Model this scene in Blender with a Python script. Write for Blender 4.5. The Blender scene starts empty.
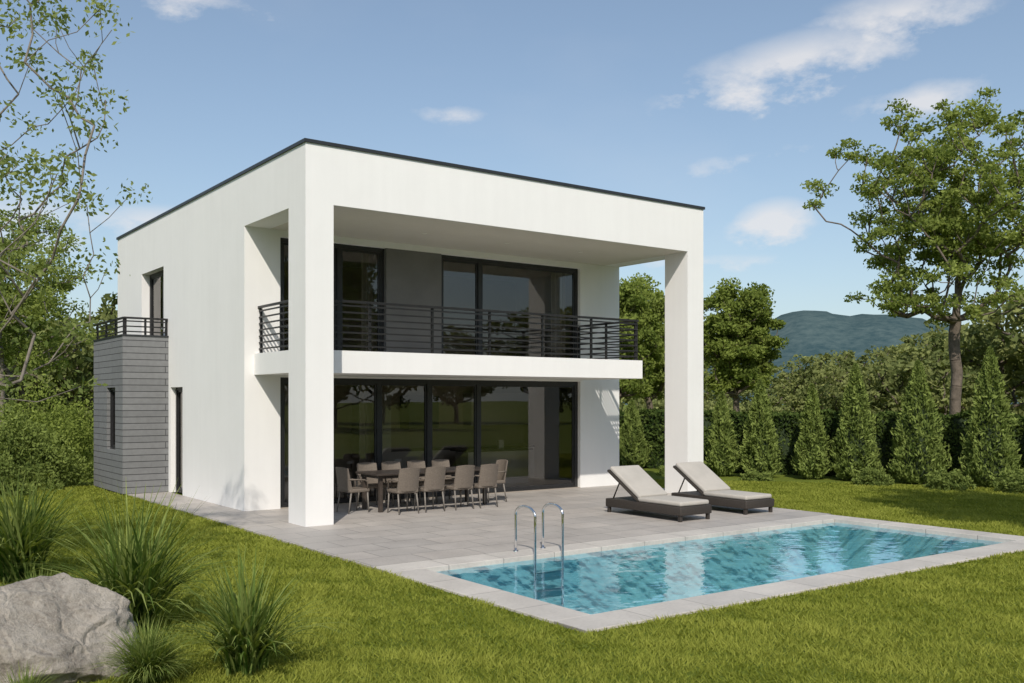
import bpy, bmesh, math, random
import numpy as np
from mathutils import Vector, Matrix, noise as mnoise
random.seed(3)
S=bpy.context.scene
S.view_settings.view_transform='Standard'; S.view_settings.look='None'; S.view_settings.exposure=0

# ---------------------------------------------------------------- helpers
def link(o,parent=None):
    S.collection.objects.link(o)
    if parent is not None: o.parent=parent
    return o
def empty(name,loc=(0,0,0),rz=0):
    e=bpy.data.objects.new(name,None); e.location=loc; e.rotation_euler=(0,0,rz); e.empty_display_size=.3
    return link(e)
def raw_mesh(name,parts,mats,smooth=False):
    """parts: list of (V,F,mat_index,var or None)"""
    V=[];L=[];LT=[];MI=[];VA=[];off=0
    for v,f,mi,va in parts:
        v=np.asarray(v,dtype=np.float32); f=np.asarray(f,dtype=np.int32)
        if len(f)==0: continue
        V.append(v); L.append((f+off).ravel()); LT.append(np.full(len(f),f.shape[1],dtype=np.int32))
        MI.append(np.full(len(f),mi,dtype=np.int32)); VA.append(np.full(len(f),.5,dtype=np.float32) if va is None else np.asarray(va,dtype=np.float32))
        off+=len(v)
    V=np.concatenate(V);L=np.concatenate(L);LT=np.concatenate(LT);MI=np.concatenate(MI);VA=np.concatenate(VA)
    me=bpy.data.meshes.new(name)
    me.vertices.add(len(V)); me.vertices.foreach_set('co',V.ravel())
    me.loops.add(len(L)); me.loops.foreach_set('vertex_index',L)
    me.polygons.add(len(LT)); ls=np.concatenate([[0],np.cumsum(LT)[:-1]]).astype(np.int32)
    me.polygons.foreach_set('loop_start',ls); 
    me.polygons.foreach_set('material_index',MI)
    if smooth: me.polygons.foreach_set('use_smooth',np.ones(len(LT),dtype=bool))
    a=me.attributes.new('var','FLOAT','FACE'); a.data.foreach_set('value',VA)
    me.update(calc_edges=True)
    for m in mats: me.materials.append(m)
    return me

class B:
    def __init__(s): s.v=[];s.f=[];s.m=[];s.s=[]
    def box(s,x0,x1,y0,y1,z0,z1,mi=0,bev=0,seg=2,M=None):
        bm=bmesh.new(); bmesh.ops.create_cube(bm,size=1)
        for v in bm.verts:
            v.co=Vector(((x0+x1)/2+v.co.x*(x1-x0),(y0+y1)/2+v.co.y*(y1-y0),(z0+z1)/2+v.co.z*(z1-z0)))
        if bev>0: bmesh.ops.bevel(bm,geom=bm.edges[:],offset=bev,segments=seg,profile=.5,affect='EDGES')
        if M is not None: bmesh.ops.transform(bm,matrix=M,verts=bm.verts[:])
        o=len(s.v); bm.verts.index_update()
        s.v+= [v.co[:] for v in bm.verts]
        for f in bm.faces: s.f.append([o+v.index for v in f.verts]); s.m.append(mi); s.s.append(bev>0.01)
        bm.free()
    def tube(s,pts,r,mi=0,n=10,cap=True):
        pts=[Vector(p) for p in pts]; o=len(s.v); ref=None
        for i,p in enumerate(pts):
            d=(pts[min(i+1,len(pts)-1)]-pts[max(i-1,0)]).normalized()
            if ref is None:
                ref=Vector((1,0,0)) if abs(d.x)<.9 else Vector((0,1,0))
            a=(ref-d*ref.dot(d)).normalized(); b=d.cross(a); ref=a
            rr=r[i] if isinstance(r,(list,tuple)) else r
            for k in range(n):
                t=2*math.pi*k/n; s.v.append((p+a*math.cos(t)*rr+b*math.sin(t)*rr)[:])
        for i in range(len(pts)-1):
            for k in range(n):
                s.f.append([o+i*n+k,o+i*n+(k+1)%n,o+(i+1)*n+(k+1)%n,o+(i+1)*n+k]); s.m.append(mi); s.s.append(True)
        if cap:
            s.f.append([o+k for k in range(n)][::-1]); s.m.append(mi); s.s.append(False)
            q=o+(len(pts)-1)*n; s.f.append([q+k for k in range(n)]); s.m.append(mi); s.s.append(False)
    def mesh(s,name,mats):
        me=bpy.data.meshes.new(name); me.from_pydata(s.v,[],s.f)
        me.polygons.foreach_set('material_index',s.m); me.polygons.foreach_set('use_smooth',s.s)
        for m in mats: me.materials.append(m)
        me.update(); return me
    def obj(s,name,mats,parent=None):
        return link(bpy.data.objects.new(name,s.mesh(name,mats)),parent)

# ---------------------------------------------------------------- materials
def newmat(name):
    m=bpy.data.materials.new(name); m.use_nodes=True; nt=m.node_tree; nt.nodes.clear()
    out=nt.nodes.new('ShaderNodeOutputMaterial'); return m,nt,out
def noise(nt,co,scale,detail=4,rough=.55):
    n=nt.nodes.new('ShaderNodeTexNoise'); n.inputs['Scale'].default_value=scale; n.inputs['Detail'].default_value=detail; n.inputs['Roughness'].default_value=rough
    nt.links.new(co,n.inputs['Vector']); return n.outputs['Fac']
def ramp(nt,fac,stops):
    r=nt.nodes.new('ShaderNodeValToRGB'); e=r.color_ramp.elements
    while len(e)<len(stops): e.new(.5)
    for i,(p,c) in enumerate(stops):
        e[i].position=p; e[i].color=(*c,1) if len(c)==3 else c
    nt.links.new(fac,r.inputs['Fac']); return r.outputs['Color']
def math_(nt,op,a,b=None,c=None,clamp=False):
    n=nt.nodes.new('ShaderNodeMath'); n.operation=op; n.use_clamp=clamp
    for i,x in enumerate((a,b,c)):
        if x is None: continue
        if isinstance(x,(int,float)): n.inputs[i].default_value=x
        else: nt.links.new(x,n.inputs[i])
    return n.outputs[0]
def mixc(nt,fac,a,b,mode='MIX'):
    n=nt.nodes.new('ShaderNodeMix'); n.data_type='RGBA'; n.blend_type=mode
    for s,x in ((n.inputs[0],fac),(n.inputs[6],a),(n.inputs[7],b)):
        if isinstance(x,(int,float)): s.default_value=x
        elif isinstance(x,tuple): s.default_value=(*x,1) if len(x)==3 else x
        else: nt.links.new(x,s)
    return n.outputs[2]
def bump(nt,h,strength,dist=.01):
    b=nt.nodes.new('ShaderNodeBump'); b.inputs['Strength'].default_value=strength; b.inputs['Distance'].default_value=dist
    nt.links.new(h,b.inputs['Height']); return b.outputs['Normal']
def objco(nt):
    return nt.nodes.new('ShaderNodeTexCoord').outputs['Object']
def pm(name,c1,c2=None,scale=3,rough=.6,bmp=0,bscale=60,bdist=.01,metal=0,detail=3,spec=.5,rvar=0):
    m,nt,out=newmat(name); p=nt.nodes.new('ShaderNodeBsdfPrincipled'); nt.links.new(p.outputs[0],out.inputs[0])
    co=objco(nt); c2=c2 or tuple(x*.88 for x in c1)
    f=noise(nt,co,scale,detail)
    nt.links.new(ramp(nt,f,[(.3,c1),(.7,c2)]),p.inputs['Base Color'])
    p.inputs['Roughness'].default_value=rough; p.inputs['Metallic'].default_value=metal; p.inputs['Specular IOR Level'].default_value=spec
    if rvar: nt.links.new(math_(nt,'MULTIPLY_ADD',f,rvar,rough-rvar/2),p.inputs['Roughness'])
    if bmp: nt.links.new(bump(nt,noise(nt,co,bscale,2),bmp,bdist),p.inputs['Normal'])
    return m
def stucco(name,c):
    m,nt,out=newmat(name); p=nt.nodes.new('ShaderNodeBsdfPrincipled'); nt.links.new(p.outputs[0],out.inputs[0])
    co=objco(nt)
    a=noise(nt,co,.8,5,.65)
    mp=nt.nodes.new('ShaderNodeMapping'); nt.links.new(co,mp.inputs[0]); mp.inputs['Scale'].default_value=(5,5,.35)
    s=noise(nt,mp.outputs[0],1,3,.6)
    t=math_(nt,'ADD',math_(nt,'MULTIPLY',a,.6),math_(nt,'MULTIPLY',s,.4))
    nt.links.new(ramp(nt,t,[(.35,tuple(x*.955 for x in c)),(.6,c)]),p.inputs['Base Color'])
    p.inputs['Roughness'].default_value=.85
    nt.links.new(bump(nt,noise(nt,co,70,3,.7),.35,.008),p.inputs['Normal']); return m
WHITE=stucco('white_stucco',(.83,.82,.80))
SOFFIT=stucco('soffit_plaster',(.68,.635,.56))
GREYW=pm('grey_render',(.17,.166,.16),(.14,.137,.132),2,.8,.2,120,.004)
TRIM=pm('anthracite_metal',(.035,.037,.04),(.028,.03,.033),6,.42,metal=.2,rvar=.15)
FRAME=pm('window_frame_black',(.022,.022,.023),(.016,.016,.017),5,.4,rvar=.1)
RAIL=pm('railing_metal',(.03,.028,.027),(.02,.02,.02),8,.4,metal=.3)
def leafmat(name,dark,light,trans=.35):
    m,nt,out=newmat(name)
    at=nt.nodes.new('ShaderNodeAttribute'); at.attribute_name='var'
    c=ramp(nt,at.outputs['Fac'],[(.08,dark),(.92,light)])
    p=nt.nodes.new('ShaderNodeBsdfDiffuse'); nt.links.new(c,p.inputs[0]); s=p.outputs[0]
    if trans:
        t=nt.nodes.new('ShaderNodeBsdfTranslucent'); nt.links.new(mixc(nt,1.0,c,(1.25,1.2,.6),'MULTIPLY'),t.inputs[0])
        mx=nt.nodes.new('ShaderNodeMixShader'); mx.inputs[0].default_value=trans
        nt.links.new(p.outputs[0],mx.inputs[1]); nt.links.new(t.outputs[0],mx.inputs[2]); s=mx.outputs[0]
    nt.links.new(s,out.inputs[0])
    return m
LEAF=leafmat('leaf_green',(.10,.145,.026),(.36,.42,.12),.42)
LEAF2=leafmat('leaf_dense_green',(.08,.12,.024),(.29,.35,.085),.38)
LEAF3=leafmat('leaf_forest_hazed',(.085,.115,.04),(.31,.335,.125),.3)  # distant haze painted into the leaf colours, paler and less saturated
LEAFB=leafmat('leaf_birch',(.13,.18,.05),(.32,.37,.14),.45)
LCYP=leafmat('leaf_cypress',(.055,.095,.022),(.25,.31,.085),.25)
LHEDGE=leafmat('leaf_hedge',(.03,.055,.015),(.12,.165,.042),.2)
LBUSH=leafmat('leaf_bush',(.065,.10,.025),(.26,.32,.09),.35)
BLADE=leafmat('ornamental_grass_blade',(.075,.14,.027),(.31,.36,.11),.35)
LAWNB=leafmat('lawn_blade',(.17,.21,.028),(.38,.40,.085),.4)
BARK=pm('bark',(.17,.135,.105),(.09,.072,.055),7,.9,.6,25,.03)
BARKB=pm('bark_pale',(.24,.21,.175),(.12,.10,.08),9,.85,.4,25,.02)
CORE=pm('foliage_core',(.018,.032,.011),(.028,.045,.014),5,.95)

m,nt,out=newmat('lawn_ground'); p=nt.nodes.new('ShaderNodeBsdfPrincipled'); nt.links.new(p.outputs[0],out.inputs[0])
co=objco(nt); a=noise(nt,co,.25,4); b=noise(nt,co,40,3,.7); 
f=math_(nt,'ADD',math_(nt,'MULTIPLY',a,.6),math_(nt,'MULTIPLY',b,.4))
nt.links.new(ramp(nt,f,[(.3,(.09,.125,.016)),(.55,(.155,.19,.03)),(.75,(.22,.245,.05))]),p.inputs['Base Color'])
p.inputs['Roughness'].default_value=.9; p.inputs['Specular IOR Level'].default_value=.1
nt.links.new(bump(nt,b,.8,.03),p.inputs['Normal']); LAWN=m

def paving(name,c1,c2,w,h,off=0.5,joint=.006,origin=(0,0,0)):
    m,nt,out=newmat(name); p=nt.nodes.new('ShaderNodeBsdfPrincipled'); nt.links.new(p.outputs[0],out.inputs[0])
    co=objco(nt); mp=nt.nodes.new('ShaderNodeMapping'); nt.links.new(co,mp.inputs[0]); mp.inputs['Location'].default_value=origin
    br=nt.nodes.new('ShaderNodeTexBrick'); nt.links.new(mp.outputs[0],br.inputs[0])
    br.inputs['Scale'].default_value=1; br.inputs['Brick Width'].default_value=w; br.inputs['Row Height'].default_value=h
    br.inputs['Mortar Size'].default_value=joint; br.inputs['Mortar Smooth'].default_value=.2; br.offset=off; br.inputs['Bias'].default_value=0
    br.inputs['Color1'].default_value=(*c1,1); br.inputs['Color2'].default_value=(*c2,1); br.inputs['Mortar'].default_value=(*[x*.5 for x in c2],1)
    n1=noise(nt,co,1.3,5,.65); n2=noise(nt,co,22,4,.7)
    g=ramp(nt,math_(nt,'ADD',math_(nt,'MULTIPLY',n1,.6),math_(nt,'MULTIPLY',n2,.4)),[(.3,(.76,.75,.74)),(.68,(1.12,1.11,1.09))])
    nt.links.new(mixc(nt,1,br.outputs[0],g,'MULTIPLY'),p.inputs['Base Color'])
    nt.links.new(math_(nt,'MULTIPLY_ADD',n1,.35,.4),p.inputs['Roughness'])
    h_=math_(nt,'SUBTRACT',math_(nt,'MULTIPLY',n2,.25),br.outputs['Fac'])
    nt.links.new(bump(nt,h_,.5,.004),p.inputs['Normal']); return m
PAVE=paving('patio_tile',(.45,.415,.38),(.39,.365,.34),.9,.6,.5,.008)
COPE=paving('pool_coping_tile',(.57,.535,.49),(.52,.49,.45),.9,5,0,.007,(.95,0,0))
COPEY=paving('pool_coping_tile_side',(.57,.535,.49),(.52,.49,.45),5,.9,0,.007,(2.5,.2,0))

m,nt,out=newmat('grey_cladding'); p=nt.nodes.new('ShaderNodeBsdfPrincipled'); nt.links.new(p.outputs[0],out.inputs[0])
co=objco(nt); sx=nt.nodes.new('ShaderNodeSeparateXYZ'); nt.links.new(co,sx.inputs[0])
cx=nt.nodes.new('ShaderNodeCombineXYZ'); nt.links.new(math_(nt,'ADD',sx.outputs[0],sx.outputs[1]),cx.inputs[0]); nt.links.new(sx.outputs[2],cx.inputs[1])
br=nt.nodes.new('ShaderNodeTexBrick'); nt.links.new(cx.outputs[0],br.inputs[0])
br.inputs['Scale'].default_value=1; br.inputs['Brick Width'].default_value=2.6; br.inputs['Row Height'].default_value=.15; br.inputs['Mortar Size'].default_value=.009; br.inputs['Mortar Smooth'].default_value=.3
br.inputs['Color1'].default_value=(.195,.198,.20,1); br.inputs['Color2'].default_value=(.165,.168,.17,1); br.inputs['Mortar'].default_value=(.05,.05,.052,1)
nt.links.new(mixc(nt,.4,br.outputs[0],ramp(nt,noise(nt,co,9,4),[(.3,(.8,.8,.8)),(.7,(1.2,1.2,1.2))]),'MULTIPLY'),p.inputs['Base Color'])
p.inputs['Roughness'].default_value=.75
nt.links.new(bump(nt,math_(nt,'SUBTRACT',0,br.outputs['Fac']),.9,.012),p.inputs['Normal']); SLATE=m

def glass(name,tint,ior):
    m,nt,out=newmat(name); fr=nt.nodes.new('ShaderNodeFresnel'); fr.inputs[0].default_value=ior
    t=nt.nodes.new('ShaderNodeBsdfTransparent'); t.inputs[0].default_value=(*tint,1)
    g=nt.nodes.new('ShaderNodeBsdfGlossy'); g.inputs['Roughness'].default_value=.0; g.inputs[0].default_value=(.95,.93,.90,1)
    co=objco(nt); nn=bump(nt,noise(nt,co,.9,1),.06,.02); nt.links.new(nn,g.inputs['Normal'])
    mx=nt.nodes.new('ShaderNodeMixShader'); nt.links.new(fr.outputs[0],mx.inputs[0]); nt.links.new(t.outputs[0],mx.inputs[1]); nt.links.new(g.outputs[0],mx.inputs[2])
    nt.links.new(mx.outputs[0],out.inputs[0]); return m
GLASS=glass('window_glass',(.80,.78,.745),1.9)

m,nt,out=newmat('pool_water_surface'); co=objco(nt)
fr=nt.nodes.new('ShaderNodeFresnel'); fr.inputs[0].default_value=1.33
mp=nt.nodes.new('ShaderNodeMapping'); nt.links.new(co,mp.inputs[0]); mp.inputs['Scale'].default_value=(1,1.4,1); mp.inputs['Rotation'].default_value=(0,0,.5)
w1=noise(nt,mp.outputs[0],2.0,2,.5); w2=noise(nt,mp.outputs[0],8,2,.5)
h=math_(nt,'ADD',w1,math_(nt,'MULTIPLY',w2,.18))
nn=bump(nt,h,.26,.04)
t=nt.nodes.new('ShaderNodeBsdfTransparent'); t.inputs[0].default_value=(.86,.965,.985,1)
g=nt.nodes.new('ShaderNodeBsdfGlossy'); g.inputs['Roughness'].default_value=.02; g.inputs[0].default_value=(1,1,1,1)
nt.links.new(nn,g.inputs['Normal']); nt.links.new(nn,fr.inputs['Normal'])
mx=nt.nodes.new('ShaderNodeMixShader'); nt.links.new(fr.outputs[0],mx.inputs[0]); nt.links.new(t.outputs[0],mx.inputs[1]); nt.links.new(g.outputs[0],mx.inputs[2])
nt.links.new(mx.outputs[0],out.inputs[0]); WATER=m
m,nt,out=newmat('pool_mosaic'); p=nt.nodes.new('ShaderNodeBsdfPrincipled'); nt.links.new(p.outputs[0],out.inputs[0]); co=objco(nt)
ch=nt.nodes.new('ShaderNodeTexChecker'); ch.inputs['Scale'].default_value=14; nt.links.new(co,ch.inputs[0]); ch.inputs[1].default_value=(.98,.98,.98,1); ch.inputs[2].default_value=(1.02,1.02,1.02,1)
nt.links.new(mixc(nt,1,ramp(nt,noise(nt,co,1.6,3),[(.35,(.27,.585,.66)),(.65,(.33,.66,.735))]),ch.outputs[0],'MULTIPLY'),p.inputs['Base Color'])
p.inputs['Roughness'].default_value=.5; MOSAIC=m

CHROME=pm('chrome',(.75,.75,.76),(.7,.7,.7),4,.12,metal=1)
RATTAN=pm('rattan_dark',(.045,.036,.03),(.03,.025,.02),30,.6,.6,140,.004)
CUSH=pm('cushion_fabric',(.46,.43,.385),(.40,.375,.335),3,.9,.3,220,.003)
CHAIRM=pm('chair_weave',(.18,.148,.118),(.13,.107,.086),40,.75,.5,160,.003)
CHLEG=pm('chair_leg',(.20,.18,.155),(.15,.135,.12),5,.5)
TABLE=pm('table_top_wood',(.07,.055,.045),(.045,.036,.03),6,.35)
INTW=pm('interior_wall',(.50,.43,.36),(.46,.40,.33),2,.9)
INTF=pm('interior_floor',(.40,.35,.29),(.35,.30,.25),4,.35)
CAB=pm('kitchen_cabinet',(.62,.60,.57),(.58,.56,.53),3,.4)
CABD=pm('kitchen_dark',(.04,.04,.042),(.03,.03,.03),3,.3)
CURT=pm('curtain_fabric',(.42,.37,.31),(.38,.335,.28),6,.9)
LAMPM=pm('downlight_lens',(.85,.82,.72),(.8,.78,.7),3,.3)
SOIL=pm('bed_soil',(.045,.034,.024),(.09,.065,.045),18,.95,.9,45,.04)

# ---------------------------------------------------------------- ground, pool
PX0,PX1,PY0,PY1=-.45,8.4,-8.05,-4.70
CW=.5
xs=[-900,PX0-.3,PX1+.3,1400]; ys=[-900,PY0-.3,PY1+.3,1400]
V=[(x,y,-.03) for y in ys for x in xs]; F=[]
for j in range(3):
    for i in range(3):
        if i==1 and j==1: continue
        F.append([j*4+i,j*4+i+1,j*4+i+5,j*4+i+4])
link(bpy.data.objects.new('lawn',raw_mesh('lawn',[(V,F,0,None)],[LAWN])))
pool=empty('swimming_pool')
b=B()
b.box(PX0-CW,PX1+CW,PY0-CW,PY0,-.25,.0,0,.008,2); b.box(PX0-CW,PX1+CW,PY1,PY1+CW,-.25,.0,0,.008,2)
b.box(PX0-CW,PX0,PY0,PY1,-.25,-.001,1,.008,2); b.box(PX1,PX1+CW,PY0,PY1,-.25,-.001,1,.008,2)
b.obj('coping',[COPE,COPEY],pool)
b=B()
D=-1.2; ti=.015
b.box(PX0-.2,PX0+ti,PY0-.2,PY1+.2,D,-.07,0); b.box(PX1-ti,PX1+.2,PY0-.2,PY1+.2,D,-.07,0)
b.box(PX0+ti,PX1-ti,PY0-.2,PY0+ti,D,-.07,0); b.box(PX0+ti,PX1-ti,PY1-ti,PY1+.2,D,-.07,0)
b.box(PX0-.2,PX1+.2,PY0-.2,PY1+.2,D-.2,D,0)
b.obj('basin',[MOSAIC],pool)
V=[(PX0+.005,PY0+.005,-.066),(PX1-.005,PY0+.005,-.066),(PX1-.005,PY1-.005,-.066),(PX0+.005,PY1-.005,-.066)]
link(bpy.data.objects.new('water',raw_mesh('water',[(V,[[0,1,2,3]],0,None)],[WATER])),pool)
b=B()
PL=PX0-CW
b.box(PL,9.0,PY1+CW+.001,-.5,-.2,0,0); b.box(PL,10.25,-.5,3.0,-.2,0,0); b.box(PL,.0,3.0,7.87,-.2,0,0)
b.obj('patio',[PAVE])
lad=empty('pool_ladder',(1.33,-4.53,0))
for k,x in enumerate((0,.5)):
    b=B(); pts=[(x,.2,0)]
    pts+= [(x,.2,z) for z in (.2,.4,.53)]
    for a in range(0,181,15):
        t=math.radians(a); pts.append((x,-.03+.23*math.cos(t),.55+.13*math.sin(t)))
    pts+=[(x,-.26,z) for z in (.4,.1,-.3,-.9)]
    b.tube(pts,.019,0,12); b.tube([(x,.2,0.001),(x,.2,.02)],.04,0,14)
    b.obj('handrail',[CHROME],lad)
b=B()
for z in (-.25,-.5,-.75): b.box(0,.5,-.30,-.22,z-.015,z+.015,0,.005)
b.obj('steps',[CHROME],lad)

# ---------------------------------------------------------------- house
H=empty('modern_house')
ZT=5.64; YF=2.9; X1=10.0; YB=12.58
def wallseg(b,axis,c0,c1,s0,s1,z0,z1,ops,mi=0):
    def bx(a0,a1,za,zb):
        if a1-a0<1e-4 or zb-za<1e-4: return
        if axis=='y': b.box(c0,c1,a0,a1,za,zb,mi)
        else: b.box(a0,a1,c0,c1,za,zb,mi)
    cur=s0
    for (a0,a1,za,zb) in sorted(ops):
        bx(cur,a0,z0,z1); bx(a0,a1,z0,za); bx(a0,a1,zb,z1); cur=a1
    bx(cur,s1,z0,z1)
b=B()
wallseg(b,'y',0,.3,YF,YB,0,ZT,[(6.80,7.71,0,2.5),(8.27,10.18,3.16,5.45)])
b.box(.3,.75,YF,YF+.3,0,ZT); b.box(8.68,9.7,YF,YF+.3,0,ZT); b.box(9.7,X1,YF,YB,0,ZT); b.box(.3,9.7,YB-.3,YB,0,ZT)
b.box(.75,8.68,YF,YF+.3,2.66,3.10); b.box(.75,8.68,YF,YF+.3,5.5,ZT)
b.obj('walls',[WHITE],H)
b=B(); b.box(0,.53,0,.73,0,ZT); b.box(X1-.53,X1,0,.73,0,ZT); b.obj('columns',[WHITE],H)
b=B(); b.box(0,X1,0,YB,ZT,6.67); b.obj('roof_block',[WHITE],H)
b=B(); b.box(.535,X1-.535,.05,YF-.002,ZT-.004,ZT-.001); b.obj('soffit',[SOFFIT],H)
b=B(); b.box(-.03,X1+.03,-.03,YB+.03,6.671,6.73); b.obj('roof_edge_trim',[TRIM],H)
b=B(); b.box(.2,8.74,.735,YF-.001,2.70,3.12); b.obj('balcony_slab',[WHITE],H)
b=B(); b.box(3.17,4.58,YF-.002,YF+.3,3.10,5.5); b.obj('grey_wall_panel',[GREYW],H)
b=B()
b.box(.3,9.7,YF+.3,YB-.3,2.72,3.08,0); b.box(.3,9.7,YF+.3,YB-.3,-.02,.012,1); b.box(.3,9.7,YF+.3,YB-.3,3.08,3.1,1)
b.box(.75,8.68,YF,YF+.3,-.02,.012,1)
b.box(.3,9.7,6.6,6.7,0.012,2.72,0); b.box(.3,9.7,7.0,7.1,3.1,ZT,0); b.box(.3,.31,YF+.3,6.6,0.012,2.72,0); b.box(9.68,9.7,YF+.3,6.6,.012,2.72,0)
b.obj('interior',[INTW,INTF],H)
b=B()
b.box(6.5,8.4,4.7,5.3,.012,.88,0,.01); b.box(6.4,8.5,4.6,5.4,.88,.93,1,.008)
b.box(5.0,9.6,6.0,6.59,.012,.88,0); b.box(5.0,9.6,5.98,6.59,.88,.92,1)
b.box(7.6,9.6,6.2,6.59,1.5,2.4,0); b.box(5.6,6.5,6.1,6.59,1.45,2.3,1); b.box(4.2,4.98,5.95,6.59,.012,2.4,0)
b.box(7.0,7.1,5.0,5.1,.93,1.2,1); b.box(7.6,7.75,4.9,5.0,.93,1.15,0)
b.box(1.2,2.8,6.5,6.595,1.1,1.9,1,.01)
b.obj('kitchen',[CAB,CABD],H)
def curtain(x0,x1,y,z0,z1):
    b=B(); n=int((x1-x0)/.02)
    for i in range(n+1):
        x=x0+(x1-x0)*i/n; yy=y+.04*math.sin(i*.8)+.015*math.sin(i*.31)
        b.v+= [(x,yy,z0),(x,yy,z1)]
        if i: b.f.append([2*i-2,2*i,2*i+1,2*i-1]); b.m.append(0); b.s.append(True)
    b.obj('curtain',[CURT],H)
curtain(8.1,8.6,YF+.45,3.12,5.48); curtain(.8,1.3,YF+.45,.02,2.66); curtain(2.8,3.12,YF+.45,3.12,5.48); curtain(2.75,3.3,YF+.45,.02,2.66)

def window(name,axis,c,s0,s1,z0,z1,mull,parent=H,fw=.07,dp=.09):
    b=B()
    def bx(a0,a1,za,zb,d0,d1,mi):
        if axis=='x': b.box(a0,a1,c+d0,c+d1,za,zb,mi)
        else: b.box(c+d0,c+d1,a0,a1,za,zb,mi)
    bx(s0,s0+fw,z0,z1,0,dp,0); bx(s1-fw,s1,z0,z1,0,dp,0); bx(s0+fw,s1-fw,z1-fw,z1,0,dp,0); bx(s0+fw,s1-fw,z0,z0+.04,0,dp,0)
    cuts=[s0+fw]+[x for m_ in mull for x in (m_-fw*.5,m_+fw*.5)]+[s1-fw]
    for m_ in mull: bx(m_-fw*.5,m_+fw*.5,z0+.04,z1-fw,.0,dp,0)
    for i in range(0,len(cuts),2):
        a0,a1=cuts[i],cuts[i+1]; sw=.045; off=.02 if (i//2)%2 else .03
        za,zb=z0+.04,z1-fw
        bx(a0,a0+sw,za,zb,off,off+.045,0); bx(a1-sw,a1,za,zb,off,off+.045,0); bx(a0+sw,a1-sw,zb-sw,zb,off,off+.045,0); bx(a0+sw,a1-sw,za,za+.06,off,off+.045,0)
        o=len(b.v); A0,A1,Z0,Z1,dd=a0+sw,a1-sw,za+.06,zb-sw,c+off+.02
        b.v+= [(A0,dd,Z0),(A1,dd,Z0),(A1,dd,Z1),(A0,dd,Z1)] if axis=='x' else [(dd,A0,Z0),(dd,A0,Z1),(dd,A1,Z1),(dd,A1,Z0)]
        b.f.append([o,o+1,o+2,o+3]); b.m.append(1); b.s.append(False)
    b.obj(name,[FRAME,GLASS],parent)
yw=YF+.10
window('lower_sliding_windows','x',yw,.75,8.68,.012,2.66,[1.9,3.05,4.32,5.66],fw=.1)
window('upper_window_left','x',yw,.75,3.17,3.12,5.5,[2.1],fw=.09)
window('upper_window_right','x',yw,4.58,8.68,3.12,5.5,[5.7],fw=.09)
window('side_door','y',.12,6.80,7.71,0.012,2.5,[],fw=.07)
window('side_upper_window','y',.2,8.27,10.18,3.16,5.45,[9.0],fw=.08)
b=B()
for (x,y) in ((3.3,1.5),(5.4,1.5),(7.5,1.5)):
    b.tube([(x,y,ZT-.005),(x,y,ZT-.012)],.055,0,18)
b.obj('downlights',[LAMPM],H)
def railing(b,p0,p1,z0,z1,nb,posts,bt=.03):
    p0=Vector((*p0,0)); p1=Vector((*p1,0)); d=(p1-p0); L=d.length; ang=math.atan2(d.y,d.x); M=Matrix.Translation(p0)@Matrix.Rotation(ang,4,'Z')
    b.box(-.02,L+.02,-.03,.03,z1-.045,z1,0,.004,1,M)
    for k in range(nb):
        z=z0+(z1-z0-.05)*(k+.6)/(nb); b.box(0,L,-.012,.012,z-bt/2,z+bt/2,0,0,1,M)
    for k in range(posts+1):
        x=L*k/posts; b.box(x-.022,x+.022,.013,.058,z0-.02,z1-.045,0,0,1,M)
b=B()
railing(b,(.3,.82),(8.66,.82),3.14,4.07,7,6); railing(b,(.3,2.88),(.3,.86),3.14,4.07,7,2); railing(b,(8.66,.86),(8.66,2.88),3.14,4.07,7,2)
b.obj('balcony_railing',[RAIL],H)
b=B()
AX=-1.05; AY0,AY1,AZ=7.87,10.7,3.70
wallseg(b,'y',AX,AX+.2,AY0+.2,AY1-.2,0,AZ,[(8.55,9.35,1.0,2.5)]); b.box(AX,-.001,AY0,AY0+.2,0,AZ); b.box(AX,-.001,AY1-.2,AY1,0,AZ); 
b.obj('annexe_walls',[SLATE],H)
b=B(); b.box(AX-.02,.0-.001,AY0-.02,AY0+.22,AZ,AZ+.035); b.box(AX-.02,AX+.22,AY0+.22,AY1+.02,AZ,AZ+.035); b.box(AX+.2,-.001,AY0+.2,AY1-.2,3.0,3.12)
b.obj('annexe_coping',[TRIM],H)
b=B(); b.box(AX+.2,-.001,AY0+.2,AY1-.2,0,.02); b.box(AX+.9,-.001,AY0+.2,AY1-.2,.02,3.0); b.obj('annexe_interior',[INTW],H)
window('annexe_window','y',AX+.08,8.55,9.35,1.0,2.5,[],fw=.06)
b=B(); railing(b,(AX+.05,AY0+.05),(-.03,AY0+.05),AZ+.035,4.15,3,2); railing(b,(AX+.05,AY1-.05),(AX+.05,AY0+.09),AZ+.035,4.15,3,3)
b.obj('annexe_railing',[RAIL],H)

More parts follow.
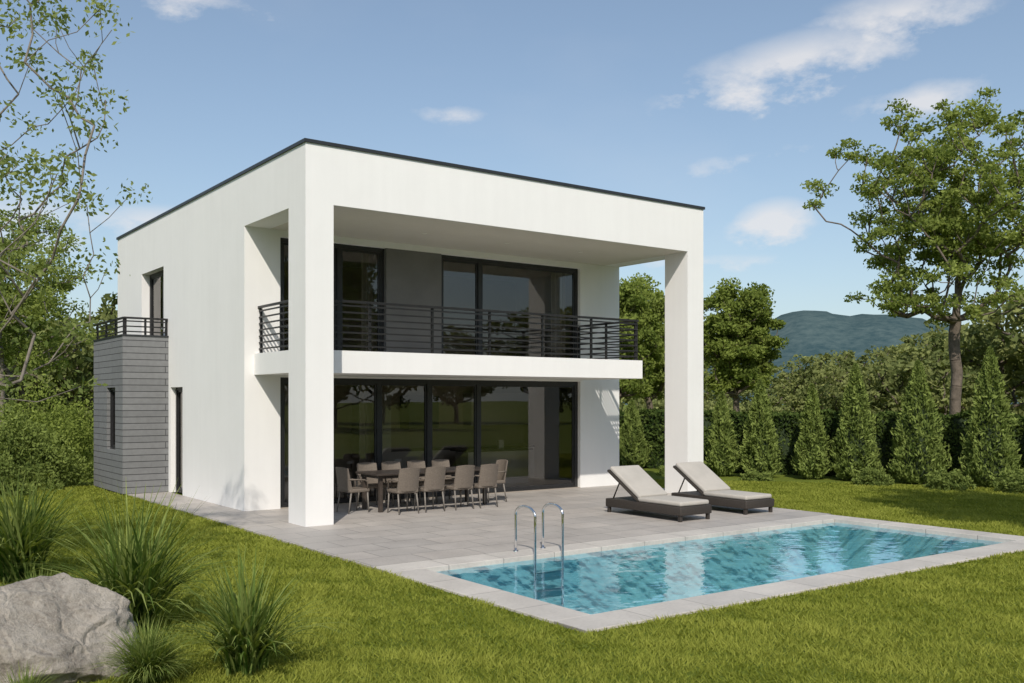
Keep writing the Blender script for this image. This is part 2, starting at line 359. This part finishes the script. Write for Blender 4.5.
# ---------------------------------------------------------------- furniture
def chair_mesh():
    b=B()
    b.box(-.23,.23,-.22,.23,.40,.47,0,.02,3)
    n=8; o=len(b.v)
    T=.03
    for off in (0,T):
        for j in range(7):
            z=.44+.46*j/6; yr=-.2-.09*(j/6)
            for i in range(n+1):
                x=-.23+.46*i/n; yc=yr-.05*(1-(2*i/n-1)**2)+off
                b.v.append((x*(1-.06*j/6),yc,z - (.02*(2*i/n-1)**2 if j==6 else 0)))
    W=n+1; K=7*W
    def q(*f): b.f.append(list(f)); b.m.append(0); b.s.append(False)
    for j in range(6):
        for i in range(n):
            a=o+j*W+i; q(a,a+1,a+W+1,a+W); q(a+K+1,a+K,a+K+W,a+K+W+1)
        a=o+j*W; q(a,a+W,a+K+W,a+K); a=o+j*W+n; q(a+W,a,a+K,a+K+W)
    for i in range(n): a=o+6*W+i; q(a,a+1,a+K+1,a+K)
    for sx in (-1,1):
        b.tube([(sx*.2,.19,.41),(sx*.215,.21,0)],[.018,.013],1,8); b.tube([(sx*.2,-.18,.41),(sx*.215,-.25,0)],[.018,.013],1,8)
        b.tube([(sx*.225,-.24,.66),(sx*.245,-.1,.655),(sx*.245,.1,.64),(sx*.225,.17,.6),(sx*.215,.18,.45)],.015,0,8)
    return b.mesh('dining_chair',[CHAIRM,CHLEG])
CM=chair_mesh()
def chair(x,y,rz):
    o=bpy.data.objects.new('dining_chair',CM); o.location=(x,y,0.001); o.rotation_euler=(0,0,rz); link(o)
for i,x in enumerate((2.4,3.02,3.64,4.26)):
    chair(x+random.uniform(-.03,.03),.80+random.uniform(-.03,.03),random.uniform(-.06,.06))
    chair(x+random.uniform(-.03,.03),2.1+random.uniform(-.03,.03),math.pi+random.uniform(-.06,.06))
chair(1.68,1.5,-math.pi/2+.1); chair(4.98,1.5,math.pi/2-.08)
b=B(); b.box(1.95,4.7,1.02,1.96,.72,.76,0,.006)
b.box(2.03,4.62,1.1,1.88,.66,.72,0)
for x in (2.05,4.53):
    for y in (1.12,1.80): b.box(x,x+.07,y,y+.07,0.001,.66,0)
b.obj('dining_table',[TABLE])
def lounger(x,y,rz=0):
    e=empty('sun_lounger',(x,y,0.001),rz)
    b=B(); 
    b.box(0,.82,0,2.02,.11,.27,0,.015,2)
    for lx in (.02,.74):
        for ly in (.03,1.93): b.box(lx,lx+.06,ly,ly+.06,0,.11,0,.004,1)
    b.obj('base',[RATTAN],e)
    b=B(); b.box(.03,.79,.03,1.16,.272,.36,0,.035,4); b.obj('seat_cushion',[CUSH],e)
    ang=math.radians(32); M=Matrix.Translation((0,1.14,.29))@Matrix.Rotation(ang,4,'X')
    b=B(); b.box(.03,.79,0.0,.98,.03,.12,0,.035,4,M); b.obj('back_cushion',[CUSH],e)
    b=B(); b.box(.01,.81,-.02,.99,-.015,.03,0,.008,2,M)
    for lx in (.12,.66): b.tube([(lx,1.72,.63),(lx,1.92,.27)],.014,0,8)
    b.obj('back_frame',[RATTAN],e)
lounger(5.68,-3.42,.0); lounger(7.5,-3.38,-.02)

# ---------------------------------------------------------------- vegetation
def unit(v): return v/np.maximum(np.linalg.norm(v,axis=-1,keepdims=True),1e-9)
def leafquads(rng,C,L,asp=.5,up=0.0,outdir=None,drop=0):
    n=len(C); a=rng.normal(size=(n,3)); 
    if outdir is not None: a=a+outdir
    a[:,2]+=up-drop; a=unit(a)
    r=rng.normal(size=(n,3)); r[:,2]*=.45; s=unit(np.cross(a,r)); 
    l=(L*rng.uniform(.65,1.3,n))[:,None]; w=l*asp
    V=np.stack([C-a*l/2,C+s*w/2,C+a*l/2,C-s*w/2],1).reshape(-1,3)
    return V,np.arange(4*n).reshape(n,4)
def prisms(P0,P1,R0,R1,k=6):
    d=unit(P1-P0); ref=np.where(np.abs(d[:,2:3])<.9,np.array([[0,0,1.]]),np.array([[1.,0,0]]))
    a=unit(np.cross(d,ref)); b=np.cross(d,a); t=np.arange(k)*2*np.pi/k
    ring=np.cos(t)[None,:,None]*a[:,None]+np.sin(t)[None,:,None]*b[:,None]
    A=P0[:,None]+ring*R0[:,None,None]; Bb=P1[:,None]+ring*R1[:,None,None]
    V=np.concatenate([A,Bb],1).reshape(-1,3); n=len(P0)
    i=np.arange(k); base=(np.arange(n)*2*k)[:,None]
    F=np.stack([base+i,base+(i+1)%k,base+k+(i+1)%k,base+k+i],-1).reshape(-1,4)
    return V,F
def tree_mesh(name,seed,fork,cz,R,trunk_r,ncl,lpc,lsize,clr,mats,top=None,lean=(0,0),shell=2.4,lob=.28,asp=.5,minr=.012,drop=0,gap=0,seg=.45,steep=.45,rexp=.5,flat=.62):
    rng=np.random.default_rng(seed); rx,ry,rz=R
    ph=rng.uniform(0,6.28,(4,3)); fr=rng.uniform(1.5,3.6,(4,3))
    T=[]
    while len(T)<ncl:
        d=unit(rng.normal(size=3)); rad=rng.uniform()**(1/shell)
        m=1+lob*sum(math.sin(fr[k]@d*1.7+ph[k,0]) for k in range(4))/2.0
        p=d*rad*m*np.array([rx,ry,rz])+np.array([lean[0],lean[1],cz])
        if p[2]<cz-rz*.85: continue
        if gap and math.sin(p[0]*1.7+ph[0,1])*math.sin(p[1]*1.6+ph[1,1])*math.sin(p[2]*1.5+ph[2,1])>gap: continue
        T.append(p)
    T=np.array(T); top=top or cz+rz*.35
    P=[np.array([0,0,-.1])]; par=[-1]; nt_=max(6,int(top/.45)); w=np.zeros(2)
    for i in range(1,nt_+1):
        t=i/nt_; w+=rng.normal(size=2)*.035
        P.append(np.array([w[0]+lean[0]*t**1.3,w[1]+lean[1]*t**1.3,top*t])); par.append(i-1)
    elig=[p[2]>fork for p in P]
    order=np.argsort(np.linalg.norm(T-np.array([0,0,fork]),axis=1)); cnt_leaf=[]
    for ti in order:
        t=T[ti]; A=np.array(P); h=np.linalg.norm((A-t)[:,:2],axis=1)
        cost=np.linalg.norm(A-t,axis=1)+1.6*np.maximum(0,A[:,2]-t[2]+steep*h)+np.where(elig,0,1e3)
        j=int(np.argmin(cost)); s=P[j]; L=np.linalg.norm(t-s); k=max(2,int(L/seg)); prev=j
        bow=min(.18*L,.6); jit=rng.normal(size=(k,3))*.05*min(L,1.5)
        for q in range(1,k+1):
            u=q/k; p=s+(t-s)*u; p=p+np.array([0,0,-bow*math.sin(u*math.pi)*.5])+(jit[q-1] if q<k else 0)
            P.append(p); par.append(prev); elig.append(True); prev=len(P)-1
        cnt_leaf.append(prev)
    P=np.array(P); par=np.array(par); cnt=np.zeros(len(P))
    for l in cnt_leaf: cnt[l]+=1
    for i in range(len(P)-1,0,-1): cnt[par[i]]+=cnt[i]
    cnt=np.maximum(cnt,.6); r=minr+(trunk_r-minr)*((cnt-.6)/cnt[0])**rexp
    r[0]*=1.35
    idx=np.arange(1,len(P)); R1=r[idx]; R0=np.minimum(r[par[idx]],R1*1.3)
    Vt,Ft=prisms(P[par[idx]],P[idx],R0,R1,7)
    n=ncl*lpc; ci=rng.integers(0,ncl,n)
    g=rng.normal(size=(n,3)); g=unit(g)*(rng.uniform(size=(n,1))**.45)
    sc=(clr*rng.uniform(.6,1.35,ncl))[ci][:,None]
    C=T[ci]+g*sc*np.array([1,1,flat])
    C[:,2]+=.1*clr
    out=unit(C-T[ci])*.6
    Vl,Fl=leafquads(rng,C,lsize,asp,0,out,drop)
    cv=rng.uniform(.0,1,ncl)
    big=.5+.5*np.sin(C[:,0]*1.1+ph[3,0])*np.sin(C[:,1]*1.1+ph[3,1])*np.sin(C[:,2]*1.3)
    var=np.clip(.38*cv[ci]+.38*rng.uniform(size=n)+.24*big,0,1)
    return raw_mesh(name,[(Vt,Ft,0,None),(Vl,Fl,1,var)],mats)
def place(name,me,loc,rz=0,sc=(1,1,1),parent=None):
    o=bpy.data.objects.new(name,me); o.location=loc; o.rotation_euler=(0,0,rz); o.scale=sc if isinstance(sc,tuple) else (sc,)*3
    return link(o,parent)
place('tall_deciduous_tree',tree_mesh('tall_tree',11,4.6,8.5,(3.7,3.7,4.2),.19,400,112,.15,.48,[BARK,LEAF],top=9.0,lob=.26,gap=.2,shell=1.9,steep=.8,rexp=.55,flat=.5,minr=.01),(24.9,2.2,-.03),2.2)
m1=tree_mesh('round_tree',21,1.9,5.1,(1.95,1.95,2.9),.15,200,150,.19,.5,[BARK,LEAF2],lob=.13,shell=2.8)
place('round_deciduous_tree',m1,(28.2,14.6,-.03),0)
m2=tree_mesh('round_tree_b',22,1.9,4.9,(2.1,2.1,2.9),.15,180,150,.19,.55,[BARK,LEAF],lob=.2,shell=2.8)
place('round_deciduous_tree',m2,(24.9,17.0,-.03),1); place('round_deciduous_tree',m1,(20.9,15.0,-.03),2.2,.95)
m3=tree_mesh('left_tree',31,2.6,6.0,(2.7,2.7,3.1),.11,230,120,.13,.5,[BARKB,LEAF],lob=.3,gap=.35,shell=2.2)
place('slender_deciduous_tree',m3,(-1.3,23.0,-.03),.3)
place('slender_deciduous_tree',m3,(-5.5,22.0,-.03),2.3,1.05)
place('birch_tree',tree_mesh('birch',47,1.6,5.3,(2.75,2.75,3.9),.065,460,42,.07,.29,[BARKB,LEAFB],top=7.5,lob=.35,shell=1.7,gap=.3,minr=.0035,drop=.5,seg=.3,steep=.9,rexp=.6),(-6.4,-3.5,-.03),.9)
place('garden_tree',tree_mesh('garden_tree',52,2.8,6.9,(2.5,2.5,3.0),.16,150,90,.2,.55,[BARK,LEAF2],lob=.2,gap=.4),(8.5,-11.8,-.03),0)
fm=[tree_mesh('forest_tree',100+i,1.0,4.6,(3.0+.3*(i%3),3.0,3.9),.16,60,60,.42,.95,[BARK,LEAF3],lob=.25,shell=2.6,minr=.03) for i in range(5)]
forest=empty('distant_trees'); rr=random.Random(5)
for ring,(ra,rb,n) in enumerate(((66,74,92),(80,92,92))):
    for i in range(n):
        a=2*math.pi*(i+rr.uniform(-.35,.35))/n; rad=rr.uniform(ra,rb)
        x=5+rad*math.cos(a); y=0+rad*math.sin(a)
        back = (math.cos(a)*.59+math.sin(a)*.81)<-.1
        if back and (i%2 or ring): continue
        s=rr.uniform(.70,1.0)*(1.5 if back else 1)
        da=math.degrees(math.atan2(y+15.5,x+6.9))
        if 29<da<40: s*=.93
        place('tree',fm[rr.randrange(5)],(x,y,-.1),rr.uniform(0,6.28),(s*rr.uniform(1.0,1.4),s*rr.uniform(1.0,1.4),s),forest)
for (x,y,s) in ((43.2,9.8,1.0),(46,14,.85),(47,5,1.1),(41,3,1.05),(40,-2,1.05),(50,18,.78),(44,20,.62),(38,-7,1.0),(6.3,43,1.0),(2,40,1.05),(-3,38,1.1),(-8,36,1.15),(11,47,1),(36,16,.55),(33.5,12.5,.5),(39,14,.6),(37,10,.65)):
    place('tree',fm[rr.randrange(5)],(x,y,-.1),rr.uniform(0,6.28),(s*1.1,s*1.1,s),forest)
for i in range(14):
    x=-34+i*4.6+rr.uniform(-1,1); y=-46+rr.uniform(-4,4)
    place('tree',fm[i%5],(x,y,-.1),rr.uniform(0,6.28),1.2,forest)

def cypress_mesh(seed,h,r):
    rng=np.random.default_rng(seed); n=8000
    t=rng.uniform(size=n)**1.25; th=rng.uniform(0,2*np.pi,n)
    prof=(np.minimum(1,(t+.03)*7))**.6*np.maximum(0,(1-t))**.72
    s1,s2=rng.uniform(0,6.28,2)
    lob=1+.18*np.sin(th*5+t*9+s1)+.16*np.sin(th*3-t*17+s2)+.12*np.sin(th*9+t*31)
    q=rng.uniform(.72,1.16,n); rad=r*prof*lob*q
    C=np.stack([rad*np.cos(th),rad*np.sin(th),.05+t*h],1)
    od=np.stack([np.cos(th)*1.0,np.sin(th)*1.0,np.full(n,1.6)],1)
    V,F=leafquads(rng,C,.13,.33,0,od)
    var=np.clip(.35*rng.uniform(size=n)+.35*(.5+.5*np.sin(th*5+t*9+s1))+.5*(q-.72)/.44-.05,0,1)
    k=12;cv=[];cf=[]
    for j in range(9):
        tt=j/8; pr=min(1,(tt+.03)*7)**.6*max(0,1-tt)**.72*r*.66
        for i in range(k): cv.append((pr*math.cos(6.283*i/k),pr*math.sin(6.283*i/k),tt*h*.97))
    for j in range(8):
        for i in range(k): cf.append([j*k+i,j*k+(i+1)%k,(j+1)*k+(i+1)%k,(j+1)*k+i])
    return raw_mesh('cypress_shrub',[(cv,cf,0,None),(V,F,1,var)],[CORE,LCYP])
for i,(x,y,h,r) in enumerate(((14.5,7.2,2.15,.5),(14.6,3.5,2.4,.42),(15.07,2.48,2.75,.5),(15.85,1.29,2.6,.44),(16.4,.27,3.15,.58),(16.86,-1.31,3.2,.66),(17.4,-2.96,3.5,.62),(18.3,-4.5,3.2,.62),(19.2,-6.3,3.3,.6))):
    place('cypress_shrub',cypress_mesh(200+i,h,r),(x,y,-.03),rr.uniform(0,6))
def hedge_mesh(pts,hh,th,seed,nper):
    rng=np.random.default_rng(seed); parts=[];
    for a,b_ in zip(pts[:-1],pts[1:]):
        a=np.array(a,float);b_=np.array(b_,float);d=b_-a;L=np.linalg.norm(d);d/=L;nr=np.array([-d[1],d[0]])
        n=int(L*nper); s=rng.uniform(0,L,n); u=rng.uniform(-1,1,n); z=rng.uniform(0,hh,n)
        kind=rng.uniform(size=n); side=np.where(rng.uniform(size=n)<.3,-1,1)
        bul=1+.12*np.sin(s*2.3+z*2)+.1*np.sin(s*5.1-z*3)
        w=np.where(kind<.3,u*th,side*th*bul*rng.uniform(.85,1.05,n)); zz=np.where(kind<.3,hh*(1+.03*np.sin(s*3)+.02*np.sin(s*7))+rng.normal(size=n)*.03,z)
        C=np.stack([a[0]+d[0]*s+nr[0]*w,a[1]+d[1]*s+nr[1]*w,zz],1)
        V,F=leafquads(rng,C,.13,.5,.4); parts.append((V,F,1,np.clip(rng.uniform(size=n)*.6+.4*(.5+.5*np.sin(s*4+z*5)),0,1)))
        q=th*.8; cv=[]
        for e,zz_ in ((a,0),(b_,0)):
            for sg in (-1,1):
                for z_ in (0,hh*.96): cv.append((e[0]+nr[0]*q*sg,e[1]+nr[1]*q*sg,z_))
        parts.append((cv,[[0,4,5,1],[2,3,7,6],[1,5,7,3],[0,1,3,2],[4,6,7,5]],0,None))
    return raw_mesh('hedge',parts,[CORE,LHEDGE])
place('hedge',hedge_mesh([(23.5,-9.5),(20.2,-4.2),(18.6,-.6),(16.1,4.5),(15.1,9.3),(14.4,22)],1.8,.45,77,1900),(0,0,-.03))
def bush_mesh(seed,r,h,n,mat=None,lsz=.1):
    rng=np.random.default_rng(seed); d=unit(rng.normal(size=(n,3))); d[:,2]=np.abs(d[:,2])
    ph=rng.uniform(0,6,6)
    m=1+.22*np.sin(d[:,0]*5+ph[0])*np.sin(d[:,1]*5+ph[1])+.14*np.sin(d[:,2]*9+ph[2]+d[:,0]*7)+.1*np.sin(d[:,1]*15+ph[3])
    C=d*np.array([r,r,h])*(m*rng.uniform(.6,1.1,n)**.5)[:,None]
    V,F=leafquads(rng,C,lsz,.5,.3,d*.7)
    var=np.clip(.5*rng.uniform(size=n)+.5*(m-.7)*1.8,0,1)
    return raw_mesh('shrub',[(V,F,0,var)],[mat or LBUSH])
for i,(x,y,r,h,n) in enumerate(((-2.6,11.6,1.3,1.55,13000),(-4.2,13.4,1.6,2.0,13000),(-.9,14.6,1.3,1.9,9000),(-3.6,9.6,.8,.9,6000),(-6.5,11.5,1.6,1.8,9000),(-1.4,17.5,1.9,2.3,9000),(-5,17,2,2.4,9000))):
    place('shrub',bush_mesh(300+i,r,h,n,(LBUSH,LCYP,LEAF2)[i%3]),(x,y,-.05))
for i,(x,y,r,h) in enumerate(((15.4,-.9,.42,.42),(15.9,-2.7,.5,.45),(14.3,2.0,.4,.25),(16.5,-4.1,.5,.5),(13.9,4.6,.5,.35))):
    place('low_shrub',bush_mesh(320+i,r,h,2600,None,.08),(x,y,-.05))
um=[bush_mesh(340+i,2.4,2.0,2200,LEAF3,.36) for i in range(3)]
scr=empty('distant_scrub')
for i in range(100):
    a=2*math.pi*(i+rr.uniform(-.4,.4))/100
    if (math.cos(a)*.59+math.sin(a)*.81)<-.1: continue
    rad=rr.uniform(56,64); place('scrub',um[i%3],(5+rad*math.cos(a),rad*math.sin(a),-.1),rr.uniform(0,6),rr.uniform(.7,1.2),scr)

def clump(x,y,h,spread,n,w,seed,name='ornamental_grass'):
    rng=np.random.default_rng(seed); K=6; t=np.linspace(0,1,K)
    az=rng.uniform(0,2*np.pi,n); L=h*rng.uniform(.6,1.15,n); tilt=rng.uniform(.08,1.0,n)**.8*spread
    base=rng.normal(size=(n,2))*.07*h
    ang=tilt[:,None]*(.35+1.25*t[None,:]**1.3)
    step=L[:,None]/(K-1)
    rx=np.concatenate([np.zeros((n,1)),np.cumsum(np.sin(ang[:,1:])*step,1)],1); rz=np.concatenate([np.zeros((n,1)),np.cumsum(np.cos(ang[:,1:])*step,1)],1)
    cx=base[:,:1]+rx*np.cos(az)[:,None]; cy=base[:,1:]+rx*np.sin(az)[:,None]
    sx=-np.sin(az)[:,None]; sy=np.cos(az)[:,None]
    ww=(w*rng.uniform(.6,1.2,n))[:,None]*np.array([.7,1,1,.85,.55,.05])[None]
    A=np.stack([cx+sx*ww,cy+sy*ww,rz],-1); Bq=np.stack([cx-sx*ww,cy-sy*ww,rz],-1)
    V=np.stack([A,Bq],2).reshape(-1,3)
    b0=(np.arange(n)*2*K)[:,None]; k=np.arange(K-1)[None]*2
    F=np.stack([b0+k,b0+k+1,b0+k+3,b0+k+2],-1).reshape(-1,4)
    var=(rng.uniform(0,1,n)[:,None]*.7+.3*t[None,:-1]).reshape(-1)
    place(name,raw_mesh(name,[(V,F,0,var)],[BLADE]),(x,y,-.03))
clump(-4.85,-2.4,1.35,1.2,430,.014,1); clump(-4.4,-5.9,1.35,1.25,460,.0125,2); clump(-4.05,-7.9,.95,1.2,360,.011,3)
clump(-4.78,-7.75,.5,1.3,1100,.0045,4,'fine_grass_tuft'); clump(-5.7,-8.0,.35,1.2,400,.004,5,'fine_grass_tuft'); clump(-5.6,-1.5,1.2,1.1,360,.012,6); clump(-5.0,-4.7,.5,1.1,300,.006,7,'fine_grass_tuft')
bm=bmesh.new(); bmesh.ops.create_icosphere(bm,subdivisions=6,radius=1)
rg=random.Random(12); pl=[(Vector((rg.gauss(0,1),rg.gauss(0,1),rg.gauss(0,.8))).normalized(),rg.uniform(.62,.84)) for _ in range(24)]
for v in bm.verts:
    p=v.co.copy()
    for n_,d_ in pl:
        e=p.dot(n_)-d_
        if e>0: p-=n_*e*.97
    nn_=p.normalized()
    p+=nn_*(mnoise.fractal(p*1.6,1,2,4)*.08+mnoise.fractal(p*6+Vector((3,1,2)),.8,2,5)*.035)
    v.co=Vector((p.x*1.05,p.y*.78,p.z*.64))
me=bpy.data.meshes.new('boulder'); bm.to_mesh(me); bm.free(); me.polygons.foreach_set('use_smooth',[True]*len(me.polygons))
m,nt,out=newmat('boulder_stone'); p=nt.nodes.new('ShaderNodeBsdfPrincipled'); nt.links.new(p.outputs[0],out.inputs[0]); co=objco(nt)
a=noise(nt,co,2.2,8,.65); b_=noise(nt,co,28,6,.75); v=nt.nodes.new('ShaderNodeTexVoronoi'); v.feature='DISTANCE_TO_EDGE'; v.inputs['Scale'].default_value=2.5
wn=nt.nodes.new('ShaderNodeTexNoise'); wn.inputs['Scale'].default_value=3; nt.links.new(co,wn.inputs[0]); nt.links.new(mixc(nt,.35,co,wn.outputs['Color']),v.inputs['Vector'])
f=math_(nt,'ADD',math_(nt,'MULTIPLY',a,.55),math_(nt,'MULTIPLY',b_,.45))
nt.links.new(ramp(nt,f,[(.34,(.19,.16,.13)),(.5,(.42,.375,.315)),(.66,(.58,.53,.46))]),p.inputs['Base Color']); p.inputs['Roughness'].default_value=.9
cr=math_(nt,'MINIMUM',math_(nt,'MULTIPLY',v.outputs['Distance'],14),1)
nt.links.new(bump(nt,math_(nt,'ADD',math_(nt,'ADD',a,math_(nt,'MULTIPLY',b_,.6)),math_(nt,'MULTIPLY',cr,.25)),1.0,.06),p.inputs['Normal'])
me.materials.append(m); place('boulder',me,(-5.33,-6.9,.12),.3)

rng=np.random.default_rng(9); n=620000
d=rng.uniform(5.2,27,n); a=rng.uniform(-.68,.68,n)+math.atan2(.807,.591)
x=-6.92+d*np.cos(a); y=-15.51+d*np.sin(a)
def inr(x0,x1,y0,y1): return (x>x0)&(x<x1)&(y>y0)&(y<y1)
keep=~(inr(PL-.015,PX1+CW+.015,PY0-CW-.015,PY1+CW+.01)|inr(PL-.015,9.015,-4.3,-.5)|inr(PL-.015,10.265,-.5,3)|inr(PL-.015,0,3,7.9)|inr(0,10,2.9,12.6)|inr(-1.06,0,7.85,10.72)|(((x+5.35)/.85)**2+((y+6.9)/.62)**2<1))
x=x[keep];y=y[keep];d=d[keep];n=len(x)
def vn(x,y,s,k):
    q=np.zeros_like(x); r2=np.random.default_rng(k)
    for i in range(7):
        an=r2.uniform(0,6.28); f=s*r2.uniform(.5,1.7); q+=np.sin((x*np.cos(an)+y*np.sin(an))*f+r2.uniform(0,6.28))
    return q/7**.5
g1=vn(x,y,1.2,1); g2=vn(x,y,5,2); g3=vn(x,y,14,3)
hgt=rng.uniform(.022,.06,n)*(1+.12*g1+.12*g2+.12*g3); w=.0026+.00065*d*rng.uniform(.6,1.2,n)
az=rng.uniform(0,2*np.pi,n); ln=rng.normal(size=(n,2))*.7*hgt[:,None]+ (np.stack([g2,g3],1))*.010
z=np.full(n,-.031)
A=np.stack([x+np.cos(az)*w,y+np.sin(az)*w,z],1);Bq=np.stack([x-np.cos(az)*w,y-np.sin(az)*w,z],1);C=np.stack([x+ln[:,0],y+ln[:,1],z+hgt],1)
V=np.stack([A,Bq,C],1).reshape(-1,3)
var=np.clip(.5+.42*(rng.uniform(size=n)-.5)+.10*g1+.08*g2+.07*g3,0,1)
place('grass',raw_mesh('grass',[(V,np.arange(3*n).reshape(n,3),0,var)],[LAWNB]),(0,0,0))

# ---------------------------------------------------------------- hills
m,nt,out=newmat('hill_forest_hazed'); p=nt.nodes.new('ShaderNodeBsdfPrincipled'); nt.links.new(p.outputs[0],out.inputs[0]); co=objco(nt)
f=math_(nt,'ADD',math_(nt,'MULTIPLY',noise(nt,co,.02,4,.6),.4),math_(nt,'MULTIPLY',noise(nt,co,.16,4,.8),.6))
nt.links.new(ramp(nt,f,[(.38,(.04,.075,.085)),(.62,(.09,.13,.13))]),p.inputs['Base Color']); p.inputs['Roughness'].default_value=1; p.inputs['Specular IOR Level'].default_value=0  # blue-green cast is aerial haze put into the base colour
V=[];F=[];nx,ny=240,26
for j in range(ny+1):
    for i in range(nx+1):
        a=math.radians(-30+150*i/nx); R=430+ j*15; x=R*math.cos(a)-6.9; y=R*math.sin(a)-15.5
        da=math.degrees(a)
        prof=41+20*math.exp(-((da-36.8)/3.2)**2)+ 15*math.exp(-((da-31.5)/3.0)**2)-2*math.exp(-((da-22)/4)**2)
        prof+=2.0*mnoise.noise(Vector((da*.35,0,0)))
        s=math.sin(min(1,j/(ny*.6))*math.pi/2)**1.2
        V.append((x,y,-2+prof*s+ (mnoise.fractal(Vector((x*.012,y*.012,0)),1,2,4)*4+mnoise.noise(Vector((x*.13,y*.13,3)))*2.0)*s))
for j in range(ny):
    for i in range(nx): k=j*(nx+1)+i; F.append([k,k+1,k+nx+2,k+nx+1])
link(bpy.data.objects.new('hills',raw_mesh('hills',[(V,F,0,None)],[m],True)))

# ---------------------------------------------------------------- light and sky
EL=math.radians(42); hx,hy=-.58,-.815
Sd=Vector((hx*math.cos(EL),hy*math.cos(EL),math.sin(EL)))
L=bpy.data.lights.new('sun','SUN'); L.energy=3.75; L.angle=math.radians(.7); L.color=(1,.935,.84)
lo=link(bpy.data.objects.new('sun',L)); lo.rotation_euler=Sd.to_track_quat('Z','Y').to_euler(); lo.location=(-10,-20,20)
W=bpy.data.worlds.new('World'); S.world=W; W.use_nodes=True; nt=W.node_tree; nt.nodes.clear()
out=nt.nodes.new('ShaderNodeOutputWorld'); bg=nt.nodes.new('ShaderNodeBackground'); nt.links.new(bg.outputs[0],out.inputs[0]); bg.inputs[1].default_value=.125
sky=nt.nodes.new('ShaderNodeTexSky'); sky.sky_type='NISHITA'; sky.sun_disc=False; sky.sun_elevation=EL; sky.sun_rotation=math.atan2(hx,hy)%(2*math.pi); sky.altitude=100; sky.air_density=1.05; sky.dust_density=1.2; sky.ozone_density=1.5
co=nt.nodes.new('ShaderNodeTexCoord').outputs['Generated']
sp=nt.nodes.new('ShaderNodeSeparateXYZ'); nt.links.new(co,sp.inputs[0])
mp=nt.nodes.new('ShaderNodeMapping'); nt.links.new(co,mp.inputs[0]); mp.inputs['Scale'].default_value=(1,1,2.0)
n1=nt.nodes.new('ShaderNodeTexNoise'); n1.inputs['Scale'].default_value=12; n1.inputs['Detail'].default_value=6; n1.inputs['Roughness'].default_value=.62; nt.links.new(mp.outputs[0],n1.inputs[0])
n2=nt.nodes.new('ShaderNodeTexNoise'); n2.inputs['Scale'].default_value=3.0; n2.inputs['Detail'].default_value=4; nt.links.new(mp.outputs[0],n2.inputs[0])
wz=math_(nt,'MULTIPLY_ADD',n1.outputs['Fac'],.10,-.05)
wx=math_(nt,'MULTIPLY_ADD',n2.outputs['Fac'],.3,-.15)
def cloudmask(c,a_,b_,tilt):
    h=math.hypot(c[0],c[1]); t=(c[1]/h,-c[0]/h)
    ct,st=math.cos(tilt),math.sin(tilt)
    dt=math_(nt,'ADD',math_(nt,'ADD',math_(nt,'MULTIPLY',sp.outputs[0],t[0]),math_(nt,'MULTIPLY',sp.outputs[1],t[1])),math_(nt,'MULTIPLY',wx,a_*2))
    dz=math_(nt,'ADD',math_(nt,'SUBTRACT',sp.outputs[2],c[2]),math_(nt,'MULTIPLY',wz,b_*18))
    u=math_(nt,'ADD',math_(nt,'MULTIPLY',dt,ct/a_),math_(nt,'MULTIPLY',dz,st/a_))
    v=math_(nt,'ADD',math_(nt,'MULTIPLY',dt,-st/b_),math_(nt,'MULTIPLY',dz,ct/b_))
    l=math_(nt,'SQRT',math_(nt,'ADD',math_(nt,'MULTIPLY',u,u),math_(nt,'MULTIPLY',v,v)))
    return math_(nt,'SUBTRACT',1,l,clamp=True)
tot=None
for c,a_,b_,tl,k in (((.735,.580,.318),.14,.036,.17,1.0),((.80,.50,.352),.10,.03,.05,.8),((.768,.614,.180),.05,.026,.15,1.0),((.255,.951,.172),.10,.022,.05,.75),((.165,.973,.165),.09,.035,.0,.8),
      ((.514,.807,.288),.05,.012,0,.42),((.282,.888,.37),.12,.022,-.1,.55),((.742,.625,.235),.10,.018,.1,.5),((.83,.50,.28),.08,.02,.1,.55),((.72,.67,.14),.12,.012,.0,.5)):
    mk=math_(nt,'MULTIPLY',cloudmask(c,a_,b_,tl),k); tot=mk if tot is None else math_(nt,'MAXIMUM',tot,mk)
dens=math_(nt,'MULTIPLY_ADD',n1.outputs['Fac'],3.4,-2.0)
dens=math_(nt,'ADD',dens,math_(nt,'MULTIPLY',tot,1.7))
dens=math_(nt,'MULTIPLY',math_(nt,'MULTIPLY',dens,.9,clamp=True),math_(nt,'MINIMUM',math_(nt,'MULTIPLY',tot,4),1))
wisp=math_(nt,'MULTIPLY',math_(nt,'MULTIPLY_ADD',n2.outputs['Fac'],2.0,-1.0,clamp=True),.28)
dens=math_(nt,'MAXIMUM',dens,wisp)
dens=math_(nt,'MULTIPLY',dens,.78)
hz=math_(nt,'POWER',math_(nt,'SUBTRACT',1,math_(nt,'MAXIMUM',sp.outputs[2],0),clamp=True),4)
skyc=mixc(nt,math_(nt,'MULTIPLY_ADD',hz,.34,.12),sky.outputs[0],(4.3,5.4,6.2))
nt.links.new(mixc(nt,dens,skyc,(6.6,6.5,6.55)),bg.inputs[0])

cam=bpy.data.cameras.new('camera'); cam.lens=33.7; cam.sensor_width=36; cam.shift_y=.0571; cam.clip_end=4000; cam.clip_start=.1
c=link(bpy.data.objects.new('camera',cam)); c.location=(-6.92,-15.51,2.2); c.rotation_euler=(math.radians(90),0,math.radians(-36.2)); S.camera=c
